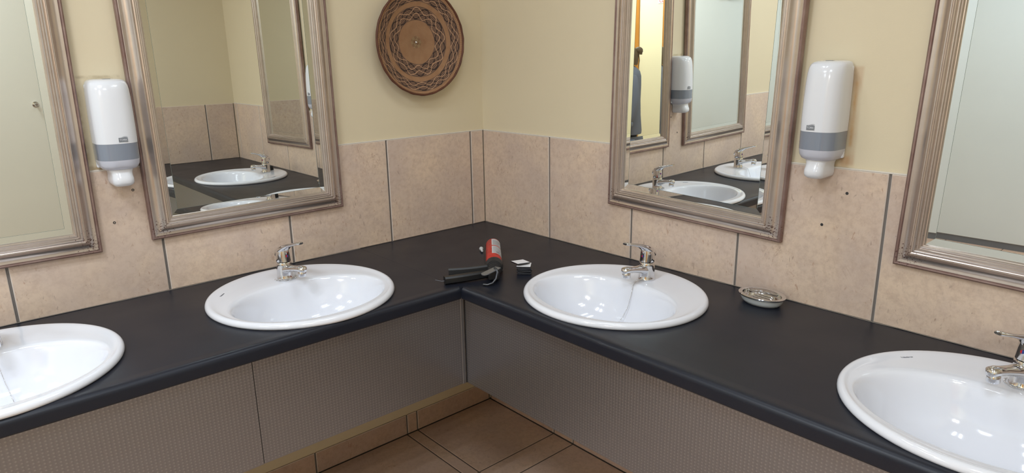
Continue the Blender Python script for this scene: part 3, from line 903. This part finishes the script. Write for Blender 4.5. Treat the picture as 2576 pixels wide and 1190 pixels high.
# back skin gives the weave its thickness
back = [[p + Vector((0, .005, 0)) for p in r] for r in rings]
loft(bm, back, cap0=True, cap1=False)
obj('woven_disc', bm, M_BASKET, bk, smooth=60)
bm = newbm()
pts = []
for i in range(97):
    a = 2 * PI * i / 96; wv = .0004 * math.sin(a * 23) + .0004 * math.sin(a * 7)
    pts.append(((RB * .985 + wv) * math.cos(a), -.048, (RB * .985 + wv) * math.sin(a)))
rg = []
for i, p in enumerate(pts[:-1]):
    c = Vector(p); rad = Vector((c.x, 0, c.z)).normalized()
    rr = .0040 + .0004 * math.sin(i * 1.7)
    rg.append(circ(c, rr, 8, rad, (0, 1, 0), ry=rr * 1.25))
V = [[bm.verts.new(q) for q in r] for r in rg]
for i in range(96):
    for k in range(8):
        bm.faces.new((V[i][k], V[i][(k + 1) % 8], V[(i + 1) % 96][(k + 1) % 8], V[(i + 1) % 96][k]))
obj('rim_binding', bm, M_BIND, bk, smooth=60)
bm = newbm(); loft(bm, [circ((0, -y, 0), r, 14, (1, 0, 0), (0, 0, 1)) for r, y in ((.0035, 0), (.0035, .010), (.0042, .0115), (.0025, .0135))])
obj('nail_head', bm, M_CHROME, bk, smooth=50)

# ------------------------------------------------------------------ soap dish
sd = thing('soap_dish', 'small oval soap dish with a chrome rim against the right wall', 'dish', (-.076, -1.331, ZC), -PI / 2 - .10)
def oval(a, b, z, n=48): return [Vector((a * math.cos(2 * PI * i / n), b * math.sin(2 * PI * i / n), z)) for i in range(n)]
bm = newbm()
loft(bm, [oval(.046, .031, .0005), oval(.053, .038, .002), oval(.060, .044, .010), oval(.064, .047, .020), oval(.065, .048, .0225), oval(.060, .043, .0225), oval(.056, .040, .010), oval(.048, .034, .006)])
obj('dish_body', bm, N('frosted_white').set(srgb(205, 210, 212), .25, 0, Coat_Weight=.3), sd, smooth=50)
bm = newbm()
loft(bm, [oval(.0655, .0485, .0215), oval(.0685, .0515, .0235), oval(.0690, .0520, .0270), oval(.0675, .0505, .0285), oval(.0600, .0430, .0285), oval(.0575, .0405, .0265), oval(.0560, .0390, .0160), oval(.0545, .0375, .0150), oval(.0500, .0330, .0150)], cap0=False, cap1=False)
# the tray floor
loft(bm, [oval(.0500, .0330, .0150), oval(.0500, .0330, .0142)], cap0=True, cap1=True)
rim = obj('chrome_rim', bm, M_CHROME, sd, smooth=40)
for k in range(4):
    bm = newbm(); y = -.021 + .0135 * k; hl = .031 - .006 * abs(k - 1.5)
    tube(bm, [(-hl, y, .0150), (-hl + .004, y, .0172), (hl - .004, y, .0172), (hl, y, .0150)], .0021, 8)
    obj('rib', bm, M_CHROME, rim, smooth=60)

# ------------------------------------------------------------------ stack of small square cards
card_w = simple('card_white', srgb(242, 242, 246), .4); card_b = simple('card_black', srgb(30, 30, 36), .35)
cx0, cy0, z = -.370, -.652, ZC + .0008
cards = ['bottom black square tag of the stack beside the basin', 'second black square tag from the bottom of the stack', 'third black square tag from the bottom of the stack',
         'fourth black square tag from the bottom of the stack', 'black square tag just under the two white-faced ones', 'white-faced square tag half hidden under the top one', 'white-faced square tag lying askew on top of the stack']
for i, lb in enumerate(cards):
    th = .0042; rz = [.06, .10, .03, .12, .07, .02, .0][i] + .72
    ox, oy = [(0, 0), (.001, 0), (-.001, .001), (.0015, -.001), (0, .001), (.001, .0025), (.000, .019)][i]
    if i == 6: rz = .72 + .62
    t = thing('square_tag', lb, 'tag', (cx0 + ox, cy0 + oy, z), rz, 'stack of black square tags')
    hw = .0235
    bm = newbm(); box(bm, -hw, hw, -hw, hw, 0, th - .0004, bev=.0008); obj('tag_board', bm, card_b, t)
    if i >= 5:
        bm = newbm(); box(bm, -hw + .0008, hw - .0008, -hw + .0008, hw - .0008, th - .0004, th - .0001)
        f = obj('tag_face', bm, card_w, t); f['label'] = 'white face'
    if i == 6:
        t.rotation_euler = (math.radians(2), math.radians(3), rz)
        t.location.z += .0018
    z += th + (.0012 if i == 5 else .0003)

# ------------------------------------------------------------------ cartridge gun with a red cartridge
GO = Vector((-.437, -.577, ZC)); GR = math.radians(-39.3)
gun = thing('cartridge_gun', 'black hand gun for sealant lying on the worktop at the inner corner', 'tool', GO, GR)
AX = .030     # axis height of the cartridge
bm = newbm()
# housing / barrel clamp
def ringy(y, r, cz=AX, n=20, sx=1): return circ((0, y, cz), r * sx, n, (1, 0, 0), (0, 0, 1), ry=r)
loft(bm, [ringy(-.018, .0290), ringy(-.020, .0298), ringy(-.034, .0294), ringy(-.042, .0262), ringy(-.054, .0225), ringy(-.068, .0190), ringy(-.080, .0150)])
box(bm, -.020, .016, -.104, -.034, .006, .0415, bev=.006, seg=2)
for k in range(4): loft(bm, [ringy(-.046 - .009 * k, .0262 - .0028 * k), ringy(-.050 - .009 * k, .0262 - .0028 * k)])
body = obj('housing', bm, M_RUBBER, gun, smooth=35)
bm = newbm()
def bar(bm, a, b, w0, w1, h0, h1, bow=0, n=7):
    a = Vector(a); b = Vector(b); d = (b - a).normalized(); s = Vector((0, 0, 1)).cross(d).normalized()
    rings = []
    for i in range(n):
        t = i / (n - 1); c = a.lerp(b, t) + s * bow * math.sin(PI * t)
        w_ = w0 + (w1 - w0) * t; h_ = h0 + (h1 - h0) * t
        rings.append([c + s * (w_ * sx) + Vector((0, 0, h_ * sz)) for sx, sz in ((-1, -.6), (-.6, -1), (.6, -1), (1, -.6), (1, .6), (.6, 1), (-.6, 1), (-1, .6))])
    loft(bm, rings)
bar(bm, (-.008, -.060, .018), (-.158, -.112, .0135), .013, .0125, .012, .0125, .004)
obj('handle', bm, M_BLACK, gun, smooth=35)
bm = newbm(); bar(bm, (-.008, -.040, .030), (-.148, -.044, .020), .010, .0085, .012, .012, .008)
obj('trigger', bm, M_RUBBER, gun, smooth=35)
# pressed steel link plate on top
bm = newbm()
c0, c1 = Vector((.012, -.092, .0440)), Vector((-.030, -.141, .0400)); d = (c1 - c0).normalized(); s = Vector((-d.y, d.x, 0))
out = [c0 + s * .011, c0 - s * .011]
for k in range(9):
    a = -PI / 2 + PI * k / 8; out.append(c1 + d * (.012 * math.cos(a)) + s * (.012 * math.sin(a)))
loft(bm, [[p for p in out], [p + Vector((0, 0, .0025)) for p in out]])
obj('link_plate', bm, simple('bare_steel', srgb(150, 154, 160), .35, .75), gun, smooth=30)
bm = newbm()
tube(bm, [(.000, -.102, .0475), (.006, -.110, .046), (.009, -.119, .037), (.004, -.130, .020), (-.007, -.138, .009), (-.022, -.140, .0045), (-.036, -.134, .0042)], .0036, 10)
obj('rod_hook', bm, M_DARKM, gun, smooth=60)
bm = newbm(); tube(bm, [(-.150, -.112, .012), (-.168, -.108, .010), (-.188, -.100, .012)], .0008, 6)
obj('wire_end', bm, M_DARKM, gun, smooth=60)
# barrel cradle: two side rails under the cartridge
bm = newbm()
for sx in (-1, 1): tube(bm, [(.0272 * sx, -.020, .010), (.0272 * sx, .232, .010)], .0022, 8)
box(bm, -.028, .028, .230, .233, .0035, .032)
obj('cradle', bm, M_DARKM, gun, smooth=40)
ct = thing('sealant_cartridge', 'red sealant cartridge with white labels and a white tip, clamped in the gun', 'cartridge', GO, GR)
def red_mat():
    n = N('red_cartridge'); x, y, z = n.sep(n.coord())
    c = n.mix(n.ramp(n.noise(70, 4, n.coord()), [(.55, 0.0), (.68, 1.0)]), srgb(188, 50, 42), srgb(120, 30, 28))
    return n.set(c, .4)
bm = newbm()
loft(bm, [circ((0, y, AX), r, 32, (1, 0, 0), (0, 0, 1)) for y, r in ((-.035, .0255), (-.034, .0262), (.222, .0262), (.226, .0250), (.229, .0150))])
obj('tube', bm, red_mat(), ct, smooth=40)
bm = newbm()
loft(bm, [circ((0, y, AX), r, 16, (1, 0, 0), (0, 0, 1)) for y, r in ((.228, .0095), (.240, .0090), (.242, .0065), (.256, .0050), (.257, .0030))])
obj('nozzle_stub', bm, simple('nozzle_white', srgb(215, 215, 212), .4), ct, smooth=50)
M_LAB = simple('label_white', srgb(205, 206, 210), .45); M_INK = simple('label_ink', srgb(90, 92, 98), .5)
def patch(y0, y1, a0, a1, r, mat, name, par):
    b2 = newbm(); n = 10
    A = [[b2.verts.new((r * math.sin(a0 + (a1 - a0) * i / n), y, AX + r * math.cos(a0 + (a1 - a0) * i / n))) for i in range(n + 1)] for y in (y0, y1)]
    for i in range(n): b2.faces.new((A[0][i], A[0][i + 1], A[1][i + 1], A[1][i]))
    return obj(name, b2, mat, par, smooth=60)
for (y0, y1) in ((.036, .126), (.136, .216)):
    lb = patch(y0, y1, math.radians(-12), math.radians(78), .0264, M_LAB, 'label_patch', ct)
    lb['label'] = 'white printed label'
    k = 0; y = y0 + .008
    while y < y1 - .012:
        patch(y, y + .0022, math.radians(-4), math.radians(random.uniform(40, 68)), .0266, M_INK, 'print_line', lb)
        y += .0075 if y1 > .15 else .010
for k in range(5):
    patch(.046, .060, math.radians(22 + 5 * k), math.radians(24 + 5 * k), .02665, M_BLACK, 'barcode_bar', lb)
# spare nozzle cap
cp = thing('nozzle_cap', 'small white nozzle cap lying left of the red cartridge', 'cap', (-.305, -.347, ZC + .0078), 0)
bm = newbm()
dv = Vector((-.038, -.058, 0)).normalized(); pv = Vector((-dv.y, dv.x, 0))
loft(bm, [circ(dv * t, r, 16, pv, (0, 0, 1)) for t, r in ((-.008, .003), (-.006, .0062), (0, .0078), (.006, .0068), (.011, .0045), (.014, .0040), (.030, .0043), (.031, .0035))])
obj('cap_body', bm, simple('cap_white', srgb(206, 208, 210), .45), cp, smooth=50)

# ------------------------------------------------------------------ the person reflected in the mirror
def person():
    P0 = Vector((-3.395, -1.985, 0))
    fx = Vector((.75, -.66, 0)).normalized()             # facing
    t = thing('person', 'person in a grey jacket with a blue glove, reflected right of the corner', 'person', P0, math.atan2(fx.y, fx.x) + PI / 2)
    # local: faces -y, x to the person's left
    skin = simple('skin', srgb(206, 160, 134), .5); hairm = simple('hair', srgb(104, 84, 58), .6)
    cloth = simple('grey_jacket', srgb(118, 122, 134), .8); trou = simple('dark_trousers', srgb(46, 50, 60), .85)
    glove = simple('blue_glove', srgb(30, 104, 190), .45); shoe = simple('black_shoes', srgb(24, 24, 26), .5)
    # body (one continuous surface)
    v = [(0, 0, .92), (0, .005, 1.06), (0, .005, 1.20), (0, .01, 1.33), (0, .002, 1.375), (0, -.015, 1.42), (0, -.015, 1.46),
         (.09, 0, .88), (.095, -.01, .50), (.10, .02, .10), (.10, -.10, .035),
         (-.09, 0, .88), (-.095, -.01, .50), (-.10, .02, .10), (-.10, -.10, .035),
         (.165, .01, 1.30), (.205, .02, 1.10), (.215, -.03, .88), (.215, -.045, .82),
         (-.165, .01, 1.30), (-.205, .02, 1.10), (-.215, -.03, .88), (-.215, -.045, .82)]
    e = [(0, 1), (1, 2), (2, 3), (3, 4), (4, 5), (5, 6), (0, 7), (7, 8), (8, 9), (9, 10), (0, 11), (11, 12), (12, 13), (13, 14),
         (3, 15), (15, 16), (16, 17), (17, 18), (3, 19), (19, 20), (20, 21), (21, 22)]
    r = [(.135, .10), (.12, .09), (.135, .10), (.135, .09), (.07, .06), .046, .05,
         .088, .055, .038, .03, .088, .055, .038, .03, .055, .042, .028, .024, .055, .042, .028, .024]
    obj('body', skin_mesh(v, e, r, 2), skin, t)
    # head with face
    bm = newbm(); n = 20
    prof = [(1.480, .030, .035, -.03), (1.495, .045, .055, -.035), (1.515, .057, .072, -.030), (1.545, .067, .085, -.022), (1.58, .073, .092, -.014),
            (1.615, .075, .094, -.008), (1.645, .070, .088, -.004), (1.67, .055, .070, 0), (1.685, .03, .04, 0)]
    loft(bm, [circ((0, cy_, z), rx, n, (1, 0, 0), (0, 1, 0), ry=ry) for z, rx, ry, cy_ in prof])
    loft(bm, [circ((0, -.098 - d_, 1.57 - k), w_, 8, (1, 0, 0), (0, .4, 1), ry=h_) for d_, k, w_, h_ in ((-.02, -.012, .006, .012), (.006, .006, .010, .014), (.022, .014, .011, .010), (.024, .018, .005, .004))])
    for s_ in (-1, 1):
        loft(bm, [circ((s_ * (.070 + d_), .0, 1.575), w_, 10, (0, 1, 0), (0, 0, 1), ry=w_ * 1.7) for d_, w_ in ((0, .012), (.008, .018), (.014, .013))])
    hd = obj('head', bm, skin, t, smooth=60)
    for s_ in (-1, 1):
        bm = newbm(); bmesh.ops.create_uvsphere(bm, u_segments=10, v_segments=8, radius=.011)
        o = obj('eye', bm, simple('eye_white', srgb(225, 225, 225), .3), hd, smooth=60); o.location = (s_ * .03, -.093, 1.588)
        bm = newbm(); loft(bm, [circ((0, -.0108, 0), .0052, 12, (1, 0, 0), (0, 0, 1)), circ((0, -.0118, 0), .0045, 12, (1, 0, 0), (0, 0, 1))])
        obj('iris', bm, simple('iris', srgb(60, 44, 34), .3), hd).location = (s_ * .03, -.093, 1.588)
    bm = newbm(); loft(bm, [circ((0, -.1055, 1.532), .022, 12, (1, 0, 0), (0, 0, 1), ry=.006), circ((0, -.110, 1.532), .015, 12, (1, 0, 0), (0, 0, 1), ry=.003)])
    obj('mouth', bm, simple('lips', srgb(160, 90, 84), .5), hd, smooth=60)
    # hair: cap, bun and loose strand
    bm = newbm()
    hp = [(1.52, .070, .05, .045), (1.55, .078, .075, .028), (1.60, .083, .092, .012), (1.64, .079, .094, .006), (1.67, .064, .080, .004), (1.695, .035, .045, .004)]
    loft(bm, [circ((0, cy_, z), rx, n, (1, 0, 0), (0, 1, 0), ry=ry) for z, rx, ry, cy_ in hp])
    bmesh.ops.create_icosphere(bm, subdivisions=3, radius=.042, matrix=Matrix.Translation((0, .105, 1.655)) @ Matrix.Scale(.85, 4, (0, 0, 1)))
    for q in range(14):
        a = q * .45
        tube(bm, [(.02 * math.cos(a), .10 + .02 * math.sin(a), 1.67), (.034 * math.cos(a), .112 + .03 * math.sin(a), 1.645), (.03 * math.cos(a + 1), .105 + .03 * math.sin(a + 1), 1.62)], .007, 5)
    tube(bm, [(.03, .10, 1.63), (.035, .108, 1.56), (.03, .10, 1.49)], [.006, .004, .002], 6)
    tube(bm, [(-.04, .09, 1.62), (-.05, .095, 1.55), (-.045, .09, 1.50)], [.006, .004, .002], 6)
    obj('hair', bm, hairm, t, smooth=60)
    for o_ in list(t.children):
        if o_.name.split('.')[0] in ('head', 'hair'): o_.location = (0, -.005, -.085)
    # jacket: torso, collar and sleeves
    bm = newbm()
    loft(bm, [circ((0, cy_, z), rx, 28, (1, 0, 0), (0, 1, 0), ry=ry) for z, rx, ry, cy_ in
              ((.775, .168, .128, 0), (.770, .180, .138, 0), (.80, .184, .140, 0), (.95, .172, .128, 0), (1.10, .164, .120, .004), (1.24, .172, .122, .006),
               (1.33, .182, .120, .006), (1.375, .168, .112, .002), (1.405, .125, .095, -.008), (1.42, .084, .078, -.010), (1.432, .068, .068, -.012), (1.445, .062, .062, -.012), (1.445, .055, .055, -.012), (1.42, .054, .054, -.010))], cap0=True, cap1=False)
    jk = obj('jacket', bm, cloth, t, smooth=70)
    for s_ in (-1, 1):
        v = [(s_ * .130, .004, 1.335), (s_ * .170, .010, 1.300), (s_ * .198, .018, 1.18), (s_ * .216, .022, 1.08), (s_ * .224, -.010, .96), (s_ * .2245, -.034, .885)]
        obj('sleeve', skin_mesh(v, [(k, k + 1) for k in range(5)], [.058, .068, .062, .057, .050, .046], 2), cloth, jk)
    for s_ in (-1, 1):
        bm = newbm()
        loft(bm, [circ((s_ * .2245, -.034, z), r_, 18, (1, 0, 0), (0, 1, 0)) for z, r_ in ((.862, .047), (.868, .052), (.900, .051), (.906, .045))])
        obj('cuff', bm, cloth, t, smooth=50)
    bm = newbm()
    loft(bm, [circ((0, 0, z), rx, 24, (1, 0, 0), (0, 1, 0), ry=ry) for z, rx, ry in ((.76, .155, .10), (.82, .166, .115), (.92, .160, .112), (.98, .150, .105))])
    for s_ in (-1, 1):
        loft(bm, [circ((s_ * x, y, z), r_, 20, (1, 0, 0), (0, 1, 0)) for x, y, z, r_ in ((.078, 0, .86, .076), (.084, 0, .76, .082), (.090, -.005, .62, .076), (.095, -.01, .50, .066), (.098, .005, .32, .060), (.10, .02, .12, .058), (.10, .02, .075, .060))])
    obj('trousers', bm, trou, t, smooth=70)
    for s_ in (-1, 1):
        bm = newbm()
        loft(bm, [circ((s_ * .10, y, .045 - h_), w_, 14, (1, 0, 0), (0, 0, 1), ry=.045 - h_) for y, w_, h_ in ((.075, .022, .012), (.06, .034, .004), (0, .040, .0), (-.08, .046, .008), (-.15, .044, .016), (-.185, .025, .022))])
        obj('shoe', bm, shoe, t, smooth=60)
        # gloved hand: palm and five fingers
        px_ = s_ * .2165; hx = -s_
        v = [(px_, -.042, .845), (px_, -.050, .800), (px_, -.056, .765)]; e = [(0, 1), (1, 2)]; r = [(.026, .022), (.016, .036), (.014, .036)]
        for k, (dy, ln) in enumerate(((-.030, .066), (-.010, .074), (.010, .069), (.028, .055))):
            b0 = len(v)
            v += [(px_, -.058 + dy, .758), (px_ + hx * .004, -.062 + dy, .758 - ln * .45), (px_ + hx * .016, -.064 + dy, .758 - ln * .78), (px_ + hx * .026, -.063 + dy, .758 - ln)]
            e += [(2, b0), (b0, b0 + 1), (b0 + 1, b0 + 2), (b0 + 2, b0 + 3)]; r += [.0095, .009, .0085, .0075]
        b0 = len(v)
        v += [(px_ + hx * .006, -.082, .808), (px_ + hx * .016, -.104, .782), (px_ + hx * .022, -.112, .756)]
        e += [(1, b0), (b0, b0 + 1), (b0 + 1, b0 + 2)]; r += [.012, .0105, .009]
        obj('gloved_hand', skin_mesh(v, e, r, 1), glove, t)
    t.scale = (.97, .97, .955)
    return t
person()
